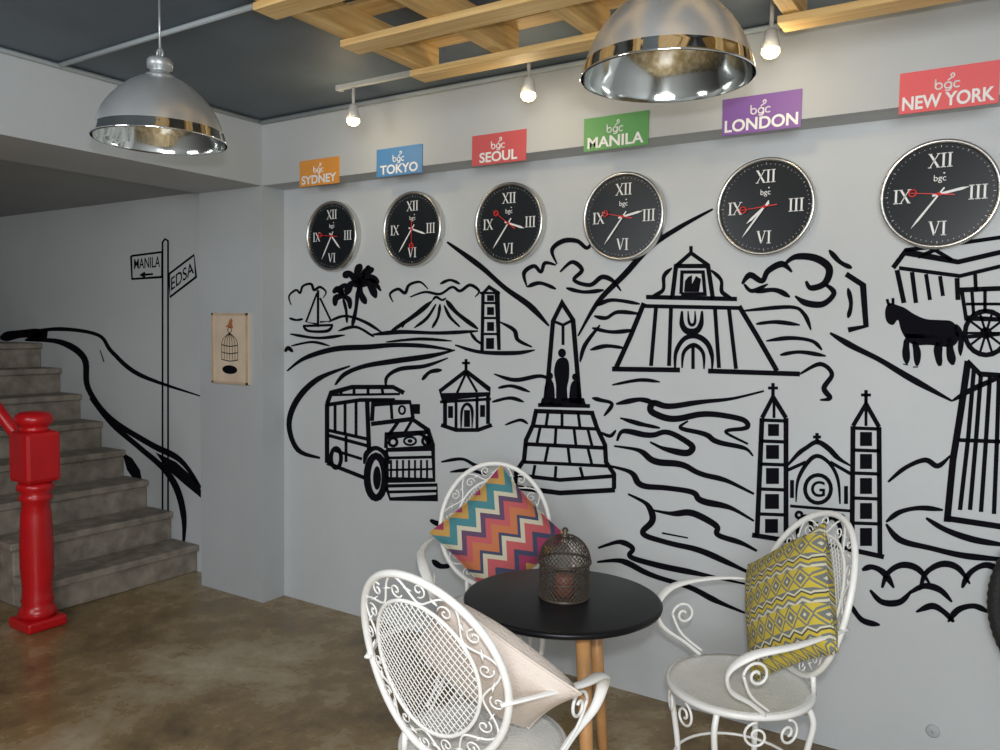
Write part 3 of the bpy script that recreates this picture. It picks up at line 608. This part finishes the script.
# ------------------------------------------------------------------ cushions
def cushion(M0, loc, spin, tilt, size, thick, m, label, yaw=0):
    n = 22; vs = []; fs = []
    for side in (1, -1):
        for i in range(n + 1):
            for j in range(n + 1):
                u = i / n * 2 - 1; v = j / n * 2 - 1
                x = u * (1 - .07 * (1 - v * v) * abs(u) ** 2); z = v * (1 - .07 * (1 - u * u) * abs(v) ** 2)
                h = ((1 - u ** 2) * (1 - v ** 2)); h = max(h, 0) ** .42
                h *= 1 + .05 * sin(7 * u + 3 * v) * (1 - h)
                vs.append((x * size / 2, side * h * thick / 2, z * size / 2))
    K = (n + 1) ** 2
    for i in range(n):
        for j in range(n):
            a = i * (n + 1) + j; q = (a, a + n + 1, a + n + 2, a + 1)
            fs.append(q[::-1]); fs.append(tuple(K + w for w in q))
    o = MB().add(vs, fs, True).build('cushion', m)
    pm = MB(); e = []
    for k in range(n + 1): e.append((k / n * 2 - 1, -1))
    for k in range(1, n + 1): e.append((1, k / n * 2 - 1))
    for k in range(1, n + 1): e.append((1 - k / n * 2, 1))
    for k in range(1, n): e.append((-1, 1 - k / n * 2))
    pm.tube([(u * (1 - .07 * (1 - v * v)) * size / 2, 0, v * (1 - .07 * (1 - u * u)) * size / 2) for u, v in e], .0035, 6, closed=True)
    pm.build('piping', m, o)
    o.matrix_world = M0 @ Matrix.Translation(loc) @ Matrix.Rotation(yaw, 4, 'Z') @ Matrix.Rotation(tilt, 4, 'X') @ Matrix.Rotation(spin, 4, 'Y')
    return tag(o, label, 'cushion', 'throw cushions on the chairs')
cushion(mA, (-.01, -.115, .705), math.radians(43), math.radians(17), .375, .13, M_chev, 'multicoloured zigzag cushion leaning on the chair behind the table')
cushion(mB, (-.045, -.125, .700), math.radians(36), math.radians(18), .375, .15, M_yel, 'yellow and grey patterned cushion on the right chair')
cushion(mC, (.06, -.055, .675), math.radians(42), math.radians(36), .37, .13, M_cream, 'plain cream cushion on the chair nearest the camera')

# ------------------------------------------------------------------ table and lantern
tb = thing('round_table', 'small round black table on three wooden legs', 'table', (-1.064, 1.98, 0))
MB().lathe([(.268, .722), (.278, .728), (.280, .736), (.276, .741), (.268, .743)], 72).build('tabletop', M_black, tb)
MB().lathe([(.17, .700), (.17, .722)], 40).build('leg_bracket', M_black, tb)
for an in (200, 320, 80):
    d = Vector((cos(math.radians(an)), sin(math.radians(an)), 0))
    MB().tube([d*.150 + UP*.70, d*.19 + UP*.40, d*.245 + UP*.004], [.020, .018, .012], 16).build('leg', M_beech, tb)
lz = .743; lt = thing('candle_lantern', 'dark wire mesh dome candle lantern on the black table', 'lantern', (-1.062, 1.985, lz))
def LR(z):
    return .070 if z < .10 else .070 * math.sqrt(max(0, 1 - ((z - .10) / .078) ** 2)) + .004
mb = MB()
for sg in (1, -1):
    for k in range(34):
        P = []
        for i in range(24):
            z = .004 + i / 23 * .170; a = 2*PI*k/34 + sg * i / 23 * 2.2; P.append((LR(z)*cos(a), LR(z)*sin(a), z))
        mb.tube(P, .0011, 4)
mb.build('wire_cage', M_wire, lt)
mb = MB()
for z in (.006, .05, .10, .104): mb.tube([((LR(z)+.001)*cos(k*PI/18), (LR(z)+.001)*sin(k*PI/18), z) for k in range(36)], .0022, 6, closed=True)
mb.build('cage_ring', M_wire, lt)
MB().lathe([(.072, 0), (.073, .004), (.068, .007)], 36).build('lantern_base', M_wire, lt)
MB().lathe([(.014, .170), (.012, .178), (.006, .182), (.010, .190), (.006, .197)], 16).build('lantern_knob', M_wire, lt)
MB().lathe([(.028, .007), (.028, .06), (.024, .064)], 24).build('candle', M_wax, lt)

# ------------------------------------------------------------------ wheel on the wall, outlet
c = onY(1124, 620, YW - .05)
wh = thing('bicycle_wheel', 'black tyred bicycle wheel mounted on the wall at the right edge', 'wheel', (c.x, YW - .05, c.z))
ringY = lambda r, y=0, n=64: [(r*cos(2*PI*k/n), y, r*sin(2*PI*k/n)) for k in range(n)]
MB().tube(ringY(.325, 0, 160), [.026 if k % 2 else .023 for k in range(160)], 12, closed=True).build('tyre', M_tyre, wh)
MB().tube(ringY(.294), .010, 8, closed=True).build('wheel_rim', M_steel, wh)
mb = MB()
for k in range(28):
    a = 2*PI*k/28; s = .015 if k % 2 else -.015; mb.tube([(.018*cos(a+.5), s, .018*sin(a+.5)), (.291*cos(a), 0, .291*sin(a))], .0012, 4)
mb.build('spokes', M_steel, wh)
MB().lathe([(.02, -.028), (.022, -.02), (.014, -.015), (.014, .02), (.022, .025), (.01, .04)], 16, axis='y').lathe([(.008, -.05), (.008, .0)], 10, axis='y').build('hub', M_steel, wh)
c = onY(933, 731, YW)
wc = thing('cable_outlet', 'small round grey cable outlet low on the mural wall', 'outlet', (c.x, YW, c.z))
MB().lathe([(.022, 0), (.022, .003), (.018, .006)], 24, axis='y').build('cover_disc', M_wall2, wc)
MB().lathe([(.005, .006), (.004, .009)], 10, axis='y').build('cover_screw', M_steel, wc)

# ------------------------------------------------------------------ lights
def light(name, typ, loc, e, col, size=.05, rot=None, **kw):
    ld = bpy.data.lights.new(name, typ); ld.energy = e; ld.color = col
    if typ == 'AREA': ld.shape = 'RECTANGLE'; ld.size = size; ld.size_y = kw.get('sy', size)
    else: ld.shadow_soft_size = size
    o = bpy.data.objects.new(name, ld); C.objects.link(o); o.location = loc
    if rot: o.rotation_euler = rot
    return o
light('camera_flash', 'POINT', (.02, .0, 1.62), 74, (.98, .99, 1), .03)
light('room_fill', 'AREA', (.9, -1.8, 1.9), 95, (.95, .98, 1), 1.8, (math.radians(72), 0, math.radians(22)), sy=1.4)  # added unseen fill behind the camera, brightens the mural wall
light('stair_fill', 'AREA', (-2.6, -1.0, 2.1), 26, (.96, .98, 1), 1.0, (math.radians(66), 0, math.radians(20)), sy=1.0)  # added unseen fill aimed at the stairs, no actual fixture there
w = bpy.data.worlds.new('world'); bpy.context.scene.world = w; w.use_nodes = True
w.node_tree.nodes['Background'].inputs[0].default_value = (.05, .06, .07, 1)
